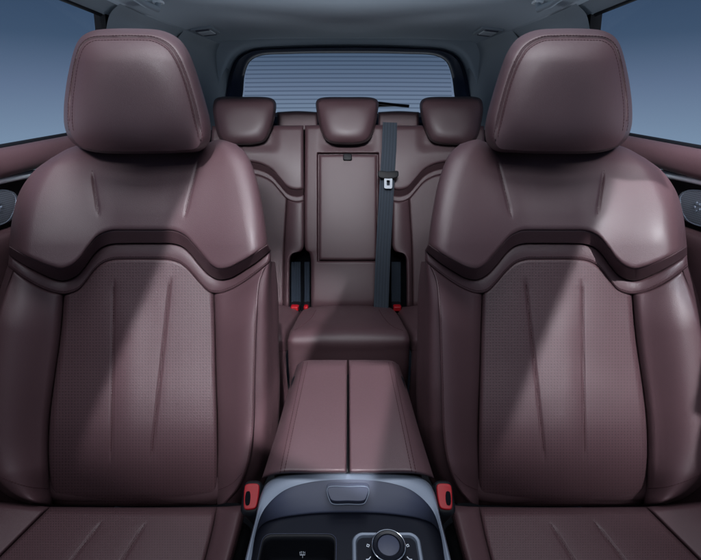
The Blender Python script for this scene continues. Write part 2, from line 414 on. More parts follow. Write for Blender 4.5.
def c_panel(U, W, x, y):
    LQ = dense([(255, 0), (300, .001), (360, .006), (405, .0135), (432, .0145), (460, .006), (484, -.012), (506, -.036)]); lum = np.interp(y, LQ[:, 0], LQ[:, 1])
    c = lum + .010*(1-(2*U-1)**2) - .006
    c = c - .005 * gro(x, y, 114, 280, 111, 462, 1.15) - .005 * gro(x, y, 170.5, 278, 151, 462, 1.15)
    return c + .004 * np.exp(-((x - (131+ (y-280)*-.01)) / 16) ** 2) * sstep(290, 340, y)
PL = [(64,294),(60.5,337),(55,378),(50.5,415),(49,445),(50,485),(53,505)]; PR = [(214,293),(215.3,337),(216,375),(217,415),(217.5,450),(217.5,485),(217,505)]
panel = patch('backrest_panel', SP, sub(E3, 64, 214), [(53,505),(90,506),(141,506.5),(180,506),(217,505)], PL, PR, M['perf'], seat, c_panel, 180, 220,
      roll=(3, 14, 6, 6), dep=(.004, .03, .012, .012), skirt=.03)
def c_bol(U, W, x, y):
    s = U if x.mean() > XM else 1 - U
    a = .058 * np.sin(np.clip(s, 0, 1) * np.pi * .56) ** 1.25
    top = c_yoke(x)
    k = sstep(0, .22, W)
    return top*(1-k) + a*k - .02 * sstep(.8, 1, W)
BSR = [(266,265.5),(260,282),(257.5,310),(256,350),(255,385),(253.5,430),(249,462),(240,486),(226,503)]
bol_in = patch('bolster', SP, sub(E3, 214, 266), [(217,505),(226,503)], PR, BSR, M['leather'], seat, c_bol, 60, 170, roll=(3,10,9,3), dep=(.004,.02,.018,.005), skirt=.03)
BSL = [(13,270.5),(4,296),(-4,325),(-11,370),(-15,420),(-13,455),(-3,478),(14,494),(34,503)]
bol_out = patch('bolster', SP, sub(E3, 13, 64), [(34,503),(53,505)], BSL, PL, M['leather'], seat, c_bol, 70, 170, roll=(3,10,3,9), dep=(.004,.02,.005,.018), skirt=.03)
sN = np.linspace(0, 1, 90)
def rail3(pts, c): return SP(curve(pts, sN), np.interp(sN, np.linspace(0, 1, len(c)), c) if hasattr(c, '__len__') else np.full(90, c))
S2 = [(271,261.5),(271.5,290),(272,350),(272.5,385),(271.5,430),(266,462),(256,486),(240,503)]
S3 = [(275,262),(278,292),(279,350),(280,385),(278,430),(272,464),(262,488),(246,504)]
S4 = [(270,262),(272,292),(272,350),(272,385),(270,430),(264,464),(254,488),(238,504)]
sA = rails('side_panel', [rail3(BSR, [.040,.046,.046,.046,.04,.02,.0]), rail3([((a[0]+b[0])/2+.8, (a[1]+b[1])/2) for a, b in zip(curve(BSR, np.linspace(0,1,8)), curve(S2, np.linspace(0,1,8)))], [.034,.036,.036,.036,.03,.01,-.01]), rail3(S2, [.0,.002,.002,.002,.0,-.02,-.03])], M['leather'], seat)
sB = rails('side_panel', [rail3(S2, [-.004,-.002,-.002,-.002,-.004,-.024,-.034]), rail3(S3, -.05), rail3(S4, -.12)], M['leather'], seat)
S2l = [(8,266),(-2,296),(-10,325),(-18,370),(-22,420),(-20,455),(-10,480),(10,497),(30,504)]
S3l = [(10,262),(0,300),(-8,330),(-14,372),(-18,420),(-15,455),(-4,478),(14,494),(36,502)]
rails('side_panel', [rail3(BSL, [.040,.046,.046,.046,.04,.02,.0]), rail3(S2l, [.0,.0,.0,.0,-.01,-.02,-.03]), rail3(S3l, -.12)], M['leather'], seat)
OUT = [(13,244),(12,266),(4,304),(-8,380),(-11,440),(-4,472),(22,494),(62,501),(141,502),(215,501),(245,484),(262,466),(271,435),(274,370),(273,325),(269,263),(264,240),(253,182),(243,160),(232,150),(205,147),(140,145),(74,152),(54,163),(38,176),(24,195)]
oc = (141, 320)
o1, _ = polar(OUT, 200, oc); 
rings = [SP(oc + (o1-oc)*k, np.full(200, c)) for k, c in ((.90, -.022), (.985, -.03), (1.0, -.06), (.96, -.12), (.86, -.145), (.4, -.155))]
rails('backrest_shell', rings, M['dark'], seat, sub_n=4, closed=True, cap=True)
# headrest
HF = [(91,39),(105,38),(140,37.8),(154,39.2),(168,47),(176,58),(184,76),(191,99),(197,124),(200.5,140),(197,147.5),(180,150),(150,151),(120,151),(97,150),(80,145.5),(71.5,134),(69.5,112),(72,86),(76.5,59),(82,45.5)]
HS = [(83,35.5),(92,31),(105,29),(140,28.6),(160,30.2),(172,34.5),(181,41),(189,53),(195,68),(200.5,85),(206,104),(210,120),(211,133),(208.5,144),(200,151),(180,153),(140,154),(100,153),(83,149),(71,141),(64.8,128),(63.7,110),(65.5,90),(68.5,72),(74,50),(78,41)]
HC = (136, 94)
lean = lambda x, y: .058 * np.clip((150-y)/115, 0, 1.1) - .014 * sstep(62, 25, y)
head, HA, HSx, hc = cushion('headrest', SP, HF, HS, HC, M['pad'], seat, .052, .002, -.07, .022, 260, .80, lean, lambda t: sstep(145, 185, t) + sstep(42, 22, t)*(t < 100))
ht = tree_of([head])
def ring_line(A, k, a0, a1):                          # open piece of the seam ring, from angle a0 to a1 (degrees, image y down)
    n = len(A); i0, i1 = int(a0/360*n), int(a1/360*n)
    idx = np.arange(i0, i1) % n; return hc + (A[idx] - hc) * k
def mid_ring(k): return HA + (HSx - HA) * k
stitches('stitching', [ring_line(HA, .958, 150, 398), ring_line(mid_ring(.24), 1.0, 152, 396)], ht, M['thread'], head)
bt = MB()
P_, N__ = drop(ring_line(HA, 1.0, 158, 398), ht); bt.tube(P_ - N__*.0002, .0014, 6); bt.build('welt', M['dark'], head, sharp=False)
# headrest posts
for x in (108, 172):
    b = MB(); b.tube([SP(np.array([x, 140.0]), -.03), SP(np.array([x, 175.0]), -.03)], .006, 12); b.build('headrest_post', M['chrome'], seat)
# seams sewn on the backrest
def off(pts, dy): return [(x, y + dy) for x, y in pts]
ty = tree_of([yoke])
stitches('stitching', [off(E3, -2.8)], ty, M['thread'], yoke)
tb = tree_of([bol_in]); stitches('stitching', [[(x-2.2, y) for x, y in BSR[1:]], [(218.5,490),(232,483.5),(243,472)]], tb, M['thread'], bol_in)
tb2 = tree_of([bol_out]); stitches('stitching', [[(-12,470),(10,481),(30,487),(49,488.5)]], tb2, M['thread'], bol_out)
stitches('stitching', [[(111+.0168*(462-y), y) for y in range(286, 458, 12)], [(151+.106*(462-y), y) for y in range(284, 458, 12)]], tree_of([panel]), M['thread'], panel, r=.0007)
stitches('stitching', [[(92, 170), (95.5, 194), (98.6, 216)], [(198, 162), (191, 190), (184.6, 217)]], tree_of([pad]), M['thread'], pad)
# cushion
CP = level(-.685, .58, .06)
def c_cu(U, W, x, y):
    c = .012*(1-(2*U-1)**2)
    c = c - .0045*gro(x, y, 104, 519, 52, 586, 1.5) - .0045*gro(x, y, 147, 521, 104, 590, 1.5)
    return c
CL = [(50,507),(0,557),(-70,627),(-180,737)]; CR = [(217,507),(212,532),(205,560),(190,620),(160,740)]
cu = patch('seat_cushion', CP, [(50,507),(141,507.5),(217,507)], [(-180,737),(-10,742),(160,740)], CL, CR, M['perfc'], seat, c_cu, 150, 200, roll=(10,20,5,5), dep=(.02,.05,.01,.01), skirt=.08)
stitches('stitching', [[(102, 522), (72, 560), (54, 583)], [(145, 524), (120, 564), (106, 586)]], tree_of([cu]), M['thread'], cu)
def c_cb(U, W, x, y):
    s = U if x.mean() > 100 else 1-U
    return .024*np.sin(np.clip(s,0,1)*np.pi*.62)
CBR = [(247,505),(241,530),(233,560),(216,620),(182,740)]
cb1 = patch('cushion_bolster', CP, [(217,507),(247,505)], [(160,740),(182,740)], CR, CBR, M['leather'], seat, c_cb, 50, 130, roll=(8,20,5,9), dep=(.015,.05,.012,.03), skirt=.16)
CBL = [(-38,499),(-110,560),(-200,640),(-300,735)]
cb2 = patch('cushion_bolster', CP, [(-38,499),(0,502),(50,507)], [(-300,735),(-180,737)], CBL, CL, M['leather'], seat, c_cb, 60, 130, roll=(8,20,12,5), dep=(.015,.05,.03,.012), skirt=.16)
stitches('stitching', [[(x-3.5, y) for x, y in CBR[:3]]], tree_of([cb1]), M['thread'], cb1)
b = MB(); bx = p0[0]
b.box((bx, .40, .25), (.42, .44, .18), .03); b.box((bx-.18, .42, .08), (.04, .5, .16), .01); b.box((bx+.18, .42, .08), (.04, .5, .16), .01)
b.build('seat_base', M['black'], seat)
mirror(seat, None, 'plum leather front seat at the right of the console, nearest the right door')

# ================================================================== REAR SEAT
D1 = 1.60; RP = axial(D1)
rear = thing('rear_bench', (0, 1.45, 0), 'plum leather rear bench with three headrests behind the front seats', 'car seat')
G = MB()
mid_T = [(305,125.5),(330,124.5),(348,124.5),(366,124.5),(391,125.5)]
mid_L = [(305,125.5),(304.5,170),(304.5,245),(305.5,250),(309,253),(310.5,258),(311,280),(311,309)]
mid_R = [(2*348-x, y) for x, y in mid_L]
def boxm(x, y, x0, x1, y0, y1, s):
    return sstep(x0-s, x0+s, x)*sstep(x1+s, x1-s, x)*sstep(y0-s, y0+s, y)*sstep(y1+s, y1-s, y)
def c_mid(U, W, x, y):
    c = .014*(1-(2*U-1)**2) + .012*sstep(262, 300, y)
    c = c - .022*boxm(x, y, 317.5, 378.5, 153, 261.5, .8)
    return c - .010*boxm(x, y, 322, 374, 100, 149, 6)
midb = patch('middle_backrest', RP, mid_T, [(311,309),(348,310),(385,309)], mid_L, mid_R, M['leather'], rear, c_mid, 150, 220, roll=(5,10,4,4), dep=(.02,.03,.014,.014), skirt=.05)
arm = patch('fold_down_armrest', RP, [(319,155),(348,154.6),(377,155)], [(319,260),(348,260.5),(377,260)], [(319,155),(319,207),(319,260)], [(377,155),(377,207),(377,260)],
      M['leather'], rear, lambda U, W, x, y: .006 + .004*(1-(2*U-1)**4), 60, 90, roll=(3,3,3,3), dep=(.010,)*4, skirt=.02)
b = MB(); q = RP(np.array([347.5, 157.2]), .014); b.box(q, (.034, .026, .010), .004, X=RT, Y=UP); b.build('pull_tab', M['black'], arm)
W1 = [(212,172),(222,164),(236,161),(250,162),(262,164.5),(272,170),(280,179),(288,187.5),(296,190),(304,189)]
W2 = off(W1, 6); W3 = off(W1, 12)
def wing():
    oT = [(212,126),(250,125.5),(280,125.5),(303.5,125.5)]
    up = patch('outer_backrest', RP, oT, W1, [(212,126),(211,150),(212,172)], [(303.5,125.5),(303.7,160),(304,189)], M['pad'], rear, lambda U, W, x, y: .022+.008*np.sin(np.pi*W)-.010*boxm(x, y, 214, 276, 100, 149, 6), 90, 50, roll=(5,3,4,4), dep=(.02,.008,.014,.014), skirt=.05)
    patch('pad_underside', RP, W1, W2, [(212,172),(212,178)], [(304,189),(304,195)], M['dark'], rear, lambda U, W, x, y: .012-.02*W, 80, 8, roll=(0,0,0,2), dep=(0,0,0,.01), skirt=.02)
    yo = patch('backrest_yoke', RP, W2, W3, [(212,178),(212,184)], [(304,195),(304,201)], M['leather'], rear, lambda U, W, x, y: .006+0*x, 80, 10, roll=(1.5,1.5,3,3), dep=(.006,)*4, skirt=.03)
    PRr = [(287,198.5),(286,215),(284,250),(283,309)]
    patch('backrest_panel', RP, sub(W3, 212, 287), [(214,309),(283,309)], [(212,184),(212,250),(214,309)], PRr, M['perfr'], rear, lambda U, W, x, y: .006+.006*np.sin(np.pi*U), 70, 100, roll=(2,8,3,3), dep=(.006,.03,.008,.008), skirt=.03)
    patch('bolster', RP, sub(W3, 287, 304), [(283,309),(289.5,309)], PRr, [(304,201),(304,240),(303.6,247),(301,251.5),(294,253),(290.8,257),(289.8,270),(289.5,309)], M['leather'], rear, lambda U, W, x, y: .022*np.sin(np.pi*U*.7), 40, 140, roll=(2,8,3,3), dep=(.006,.03,.008,.012), skirt=.05)
    return yo
M['perfr'] = leather('leather_perforated_rear', LC, rough=.48, perf=1/1.6)
n0 = set(rear.children); yo = wing(); new = [o for o in rear.children if o not in n0]
RS = [(216,98.5),(244,96.8),(272,98.5),(276,103),(275,116),(271,131),(265,141.5),(254,145),(242,145.5),(228,145),(219,138),(214.5,122),(213,106)]
shrink = lambda o, c, k: [(c[0]+(x-c[0])*k, c[1]+(y-c[1])*k) for x, y in o]
hd, ra, rs, rc = cushion('headrest', RP, shrink(RS, (245, 121), .90), RS, (245, 121), M['pad'], rear, .058, .005, -.07, .022, 140, .8, None, lambda t: 0*t)
new.append(hd)
for o in new: mirror(o, rear)
sc = (347.5, 120)
RM = [(319,98.5),(347,97),(375,98.5),(378.3,102),(377.5,114),(374,130),(369.5,139.5),(362,143.5),(347,144.8),(332,143.5),(325,139.5),(320.5,130),(317,114),(316,102)]
hm, ra, rs, rc = cushion('headrest', RP, shrink(RM, sc, .90), RM, sc, M['pad'], rear, .058, .005, -.07, .022, 140, .8, None, lambda t: 0*t)
# near-black shell behind the cushions; its colour puts the shade into the buckle wells
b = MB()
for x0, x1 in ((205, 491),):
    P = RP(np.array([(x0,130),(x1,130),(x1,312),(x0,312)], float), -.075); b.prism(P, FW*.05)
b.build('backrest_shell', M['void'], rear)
# bench
def bench(x0, x1, m, name, crown=.012):
    prof = np.array([(1.50,-.735),(1.455,-.706),(1.40,-.684),(1.28,-.647),(1.16,-.616),(1.10,-.600),(1.055,-.594),(1.032,-.603),(1.026,-.635),(1.02,-.70),(1.035,-.80),(1.05,-.90)])
    pr = dense(prof, m=8); xs = x0 + (x1-x0)*edgy(60, .7)
    d = np.minimum(xs-x0, x1-xs); k = np.clip(1-d/.022, 0, 1); e = .018*(1-np.sqrt(1-k*k)) - crown*(1-((xs-(x0+x1)/2)/((x1-x0)/2))**2)
    tn = np.gradient(pr, axis=0); tn /= np.linalg.norm(tn, axis=1)[:, None]; nrm = np.stack([-tn[:, 1], tn[:, 0]], -1)
    nrm = np.where((nrm[:, 1:] + -nrm[:, :1]) < 0, -nrm, nrm)
    V = np.zeros((len(pr), len(xs), 3)); V[..., 0] = xs
    V[..., 1] = pr[:, None, 0] - nrm[:, None, 0]*e; V[..., 2] = H + pr[:, None, 1] - nrm[:, None, 1]*e
    V = np.concatenate([V[:, :1] - np.array([0,0,.05]), V, V[:, -1:] - np.array([0,0,.05])], 1)
    o = obj(name, V.reshape(-1, 3), grid_faces(*V.shape[:2]), m, rear); recalc(o)
    q = max(o.data.polygons, key=lambda p: abs(p.normal.z))
    if q.normal.z < 0: o.data.flip_normals()
    return o
bm_ = bench(-.176, .180, M['leather'], 'seat_cushion'); bl_ = bench(-.70, -.183, M['leather'], 'seat_cushion', .02); br_ = bench(.187, .70, M['leather'], 'seat_cushion', .02)
stitches('stitching', [[(316,310),(312,317),(303,325),(293,331)], [(379,310),(384,318),(392,326),(404,331)]], tree_of([bm_]), M['thread'], bm_, r=.0009)
stitches('stitching', [[(262,353),(290,350)]], tree_of([bl_]), M['thread'], bl_, r=.0009)
stitches('stitching', [[(418,350),(407,349)]], tree_of([br_]), M['thread'], br_, r=.0009)

# belts and buckles of the bench
def strap(name, px, c, w, m, parent, mapf, th=.0016):
    Q = dense(px); s = np.linspace(0, 1, 60); C_ = at_len(Q, s); P = mapf(C_, np.interp(s, np.linspace(0, 1, len(c)), c))
    T = np.gradient(P, axis=0); T /= np.linalg.norm(T, axis=1)[:, None]
    X = RT - T*(T@RT)[:, None]; X /= np.linalg.norm(X, axis=1)[:, None]; Nn = np.cross(X, T); Nn = np.where((Nn@FW)[:, None] > 0, -Nn, Nn)
    V, uv = [], []
    cols = [(-.5, -1), (-.5, 1), (-.25, 1), (0, 1), (.25, 1), (.5, 1), (.5, -1), (0, -1)]
    L = np.concatenate([[0], np.cumsum(np.linalg.norm(np.diff(P, axis=0), axis=1))])
    for i in range(len(P)):
        for a, k in cols:
            V.append(P[i] + X[i]*w*a + Nn[i]*th*k); uv.append((a+.5, L[i]))
    o = obj(name, V, grid_faces(len(P), 8, True), m, parent, uv=uv); recalc(o); sharpen(o); return o
belt = thing('seat_belt', RP(np.array([381., 305.]), .03), 'grey blue belt hanging down beside the middle rear headrest', 'seat belt')
strap('webbing', [(390,122.5),(389,150),(387.5,174),(385.5,210),(383,255),(381,308)], [.035,.045,.055,.05,.045,.04], .055, M['belt'], belt, RP)
b = MB(); q = RP(np.array([388., 174.5]), .066)
b.prism(q + (curve([(-.039,.004),(-.036,.011),(0,.009),(.036,.011),(.039,.004),(.036,-.010),(.02,-.016),(-.02,-.016),(-.036,-.010),(-.039,.004)], np.linspace(0,1,40)[:-1])) @ np.array([RT, UP]), -FW*.010, .003)
tg = b.build('tongue_grip', M['black'], belt)
b = MB(); o_ = rrect(.030, .042, .006); i_ = rrect(.012, .020, .003); n = len(o_)
q = RP(np.array([388.2, 183.0]), .071)
for z in (0, 1):
    pass
V = [q + p[0]*RT + p[1]*UP - FW*d for d in (0, .003) for r in (o_, i_) for p in r]
Fc = []
for j in range(n):
    k = (j+1) % n
    Fc += [(j, k, n+k, n+j), (2*n+j, 2*n+k, 3*n+k, 3*n+j), (j, k, 2*n+k, 2*n+j), (n+j, n+k, 3*n+k, 3*n+j)]
sharpen(recalc(obj('belt_tongue', V, Fc, M['tongue'], belt)))
def rear_buckle(px, w, lab):
    q = RP(np.array([px, 306.]), .012); t = thing('belt_buckle', q, lab, 'buckle', 'rear belt buckles')
    strap('strap', [(px, 262), (px, 306)], [-.03, -.01], w, M['navy'], t, RP)
    b = MB(); b.box(q + np.array([0, -.012, .004]), (w, .05, .022), .005); b.build('buckle_body', M['black'], t)
    b = MB(); b.box(q + np.array([0, -.034, .010]), (w*.82, .026, .016), .004); b.build('release_button', M['red'], t)
rear_buckle(296, .036, 'dark rear buckle with red button, leftmost in the left well of the rear bench')
rear_buckle(307, .020, 'narrow rear buckle with red button, beside the middle backrest in the left well')
rear_buckle(396, .036, 'rear buckle with red button in the well right of the hanging belt')

# ================================================================== CONSOLE
con = thing('center_console', (0, .45, 0), 'centre console with split plum leather armrest, tray and round dial between the front seats', 'console')
AP = level(-.47)
def lid(sgn):
    k = lambda pts: [(348 + sgn*(x-348), y) for x, y in pts]
    inn = k([(347.1,360),(347,400),(346.8,440),(346.6,473.5)]); st = k([(303.5,362.5),(296.5,395),(289,430),(280,473)])
    o = k([(297,365),(288,392),(276.5,432),(262,478)])
    T = k([(347.1,360),(325,360),(303.5,361),(297,365)]); B = k([(346.6,473.5),(315,473.5),(280,474),(262,478)])
    def cf(U, W, x, y):
        a = np.abs(x-348); 
        return -.0 + .004*np.sin(np.pi*W) - .016*sstep(.66, 1.0, U)**2
    p = patch('armrest_lid', AP, T, B, inn, o, M['leather'], con, cf, 90, 110, roll=(7,5,2.5,9), dep=(.02,.012,.006,.028), skirt=.06)
    t = tree_of([p]); s1 = [(x-sgn*0, y) for x, y in st]
    stitches('stitching', [[(x, y) for x, y in st], [(x - sgn*-4.0, y) for x, y in st]], t, M['thread'], p, r=.0006)
lid(1); lid(-1)
DK = level(-.487)
def mir(pts): return pts + [(696-x, y) for x, y in pts[::-1]]
s2 = np.linspace(0, 1, 160)
outer = curve(mir([(226,640),(236,600),(246,556),(255,521),(261.5,493),(267,483.5),(278,476.5),(300,473.3),(330,472.4)]), s2)
crease = curve(mir([(236,640),(244,600),(251,560),(255.5,533),(262,513),(272,500),(286,489.5),(306,483),(330,480)]), s2)
inner = curve(mir([(237,640),(245,600),(252,562),(256,534),(263,524),(276,518.6),(305,514),(330,512.4)]), s2)
sr = [DK(outer + np.array([0, 0]), np.full(160, -.10)), DK(outer, np.full(160, -.012)), DK(outer*.985+crease*.015+np.array([0,.6]), np.full(160, -.002)), DK(outer*.8+crease*.2, np.full(160, .003)), DK(crease, np.full(160, .001))]
rails('trim_band', sr, M['silver'], con)
rails('trim_face', [DK(crease, np.full(160, .0005)), DK(crease*.6+inner*.4, np.full(160, -.008)), DK(crease*.12+inner*.88, np.full(160, -.020)), DK(inner, np.full(160, -.024)), DK(inner, np.full(160, -.034))], M['slate'], con)
PPz = -.487-.027; PP = level(PPz)
# button
b = MB(); NP = Plane(DK(np.array([348., 496.])), np.array([0, -.28, 1.]))
bo = [(328.5,487.2),(348,486.6),(367.5,487.2),(369,490),(366.5,500),(364,503.6),(348,504.2),(332,503.6),(329.5,500),(327,490)]
Q = at_len(dense(bo, True), np.linspace(0, 1, 60, endpoint=False))
P = NP(Q, -.010); b.prism(P, NP.N*.0105, .001)
bt_ = b.build('push_button', M['slate'], con)
b = MB(); Pc = NP(np.vstack([Q, Q[:1]]), .0008); b.tube(Pc, .0007, 6, False); b.build('button_ring', M['silver'], bt_)
# deck with tray opening and dial frame
zt = H + PPz
def deck():
    xa, xb, y0, y1 = -.111, -.0155, .20, .3775         # tray opening
    o_ = rrect(xb-xa, y1-y0, .010, 6) + np.array([(xa+xb)/2, (y0+y1)/2]); n = len(o_)
    b = MB()
    inn = PP(inner, np.zeros(160)); out = []
    # outer outline sampled towards each rim point, from the tray centre
    cen = np.array([(xa+xb)/2, (y0+y1)/2])
    ol = np.vstack([inn[:, :2], [[.16, .12], [-.16, .12]]]); 
    def hit(d):
        best = None; m_ = len(ol)
        for i in range(m_):
            a, c = ol[i], ol[(i+1) % m_]; e = c - a; den = d[0]*e[1]-d[1]*e[0]
            if abs(den) < 1e-9: continue
            t = ((a-cen)[0]*e[1]-(a-cen)[1]*e[0])/den; s = ((a-cen)[0]*d[1]-(a-cen)[1]*d[0])/den
            if t > 0 and -1e-6 <= s <= 1+1e-6 and (best is None or t < best): best = t
        return cen + d*(best or .2)
    dirs = np.array([(math.cos(a), math.sin(a)) for a in np.linspace(0, 2*np.pi, 240, endpoint=False)])
    rim = []
    dn = dense(o_, True); 
    A, _ = polar(o_, 240, cen)
    O = np.array([hit(d) for d in dirs])
    V = np.concatenate([np.c_[O, np.full(240, zt)], np.c_[A, np.full(240, zt)]]); b.add(V, grid_faces(2, 240, True))
    b.build('deck_panel', M['piano'], con)
    # rim and the tray itself
    b = MB(); rings = []
    for k, z in ((1.0, .0), (1.0, .0022), (.985, .003), (.955, .002), (.94, -.004), (.92, -.03), (.86, -.042), (.0, -.043)):
        rings.append(np.c_[cen + (A-cen)*k, np.full(240, zt+z)])
    b.add(np.concatenate(rings), grid_faces(len(rings), 240, True)); tr = b.build('storage_tray', M['black'], con, sharp=False)
    b = MB(); b.tube(np.c_[np.vstack([A, A[:1]]), np.full(241, zt+.0015)], .0009, 6, False); b.build('tray_rim', M['slate'], tr)
    # small charging mark printed on the tray wall
    P, N = drop(np.array([(302.6, 554.5), (303, 554.5)]), tree_of([tr])); q = P[0] + N[0]*.0006; n_ = N[0]
    yx = np.array([1.0, 0, 0]); yy = np.cross(n_, yx); b = MB()
    L2 = lambda *pts: b.tube([q + yx*x*.0008 + yy*y*.0008 for x, y in pts], .00055, 6)
    L2((-4, 6), (-4, 0), (4, 0), (4, 6)); L2((-1.6, 7), (-1.6, 2.5)); L2((1.6, 7), (1.6, 2.5)); L2((0, 0), (0, -6))
    b.build('charging_mark', M['ink'], tr)
deck()
fc = np.array([.0487+.0005, .318]); fw, fh = .088, .122
ro = rrect(fw, fh, .014, 8); ri = rrect(fw-.013, fh-.013, .009, 8); n = len(ro); cen3 = lambda r, z: np.c_[r + fc, np.full(len(r), zt+z)]
b = MB(); b.add(np.concatenate([cen3(ro, -.004), cen3(ro, .003), cen3(ro*.5+ri*.5+(ro-ri)*.25, .0048), cen3(ro*.3+ri*.7, .0045), cen3(ri, .001), cen3(ri, -.004)]), grid_faces(6, n, True))
b.build('dial_frame', M['silver'], con)
b = MB(); b.prism(cen3(rrect(fw-.012, fh-.012, .009, 8), .0005), (0, 0, .001)); b.build('dial_panel', M['piano'], con)
dk = PP(np.array([388.6, 545.5]), .012); dc = np.array([dk[0], dk[1], zt])
def lathe(b, prof, c, n=64):
    th = np.linspace(0, 2*np.pi, n, endpoint=False); V = [np.c_[c[0]+r*np.cos(th), c[1]+r*np.sin(th), np.full(n, c[2]+z)] for r, z in prof]
    b.add(np.concatenate(V), grid_faces(len(prof), n, True))
b = MB(); lathe(b, [(.0205,.0015),(.0205,.010),(.0200,.0125),(.0185,.0138),(.0150,.0132),(.0140,.0118),(0,.0122)], dc); kn = b.build('dial', M['piano'], con)
b = MB(); th = np.linspace(0, 2*np.pi, 73); b.tube(np.c_[dc[0]+.0208*np.cos(th), dc[1]+.0208*np.sin(th), np.full(73, zt+.0125)], .0008, 8, False); b.build('dial_ring', M['chrome'], kn)
b = MB(); lathe(b, [(.0135,.0119),(.0134,.0128),(.0120,.0133),(0,.0133)], dc); b.build('dial_cap', M['slate'], kn)
b = MB()
for sg in (-1, 1):
    X = lambda a, y: np.array([dc[0]+sg*a, dc[1]+y, zt+.0022])
    b.tube([X(.0235,.0075+.000), X(.0262,.0085), X(.0270,.0060), X(.0245,.0050), X(.0235,.0075)], .00055, 6)
    b.tube([X(.0225,-.0075), X(.0250,-.0105), X(.0285,-.0110)], .0006, 6); b.tube([X(.0265,-.0160), X(.0285,-.0165)], .0008, 6)
    b.tube([X(.0285,-.0215), X(.0250,-.0220), X(.0225,-.0250)], .0006, 6)
for k in range(-2, 3):
    a = -math.pi/2 + k*.22; b.tube([dc+[.0245*math.cos(a), .0245*math.sin(a), .0022], dc+[.0275*math.cos(a), .0275*math.sin(a), .0022]], .0006, 6)
b.build('dial_markings', M['ink'], con)
b = MB()
b.box((0, .42, .26), (.235, .58, .52), .02); b.build('console_body', M['black'], con)
b = MB(); b.box((0, .585, .565), (.226, .25, .13), .01); b.build('armrest_bin', M['black'], con)
# armrest flanks
for s in (-1, 1):
    pass
# front belt buckles
def fbuckle(px, lab, sg):
    PL_ = Plane(level(-.50)(np.array([252., 498.])), (0, -.55, 1)); 
    q = PL_(np.array([252.5, 497.])); t = thing('belt_buckle', q - np.array([0, 0, .12]), lab, 'buckle', 'front belt buckles')
    Y = np.array([0, 1, .55]); Y /= np.linalg.norm(Y)
    b = MB(); b.box(q + np.cross(RT, Y)*-.040 + RT*-.002, (.027, .045, .08), .006, X=RT, Y=Y); b.box(q + np.array([0,.0,-.13]), (.018, .02, .12), .004); hb = b.build('buckle_body', M['black'], t)
    o_ = PL_(at_len(dense([(247.5,485.5),(258,485),(259.8,486.5),(257.5,507),(255.8,509.5),(246,510.5),(245,509),(246,487)], True), np.linspace(0, 1, 40, endpoint=False)), -.004)
    b = MB(); b.prism(o_, PL_.N*.0085, .0018); b.build('release_button', M['red'], t)
    o_ = PL_(at_len(dense([(246.6,492),(249.8,491.6),(249.2,505),(246,505.4)], True), np.linspace(0, 1, 24, endpoint=False)), .0035)
    b = MB(); b.prism(o_, PL_.N*.0016, .0003); b.build('tongue_slot', M['void'], t)  # raised near-black piece; its colour stands for the dark of the open slot
    b = MB(); 
    for a, c in (((253.2,490.5),(254.6,490.5)), ((252.8,498),(254,498))): b.tube([PL_(np.array(a), .0044), PL_(np.array(c), .0044)], .0005, 5)
    return t
fb = fbuckle(252, 'red and black belt buckle standing between the left front seat and the console', -1)
mirror(fb, None, 'red and black belt buckle standing between the right front seat and the console')

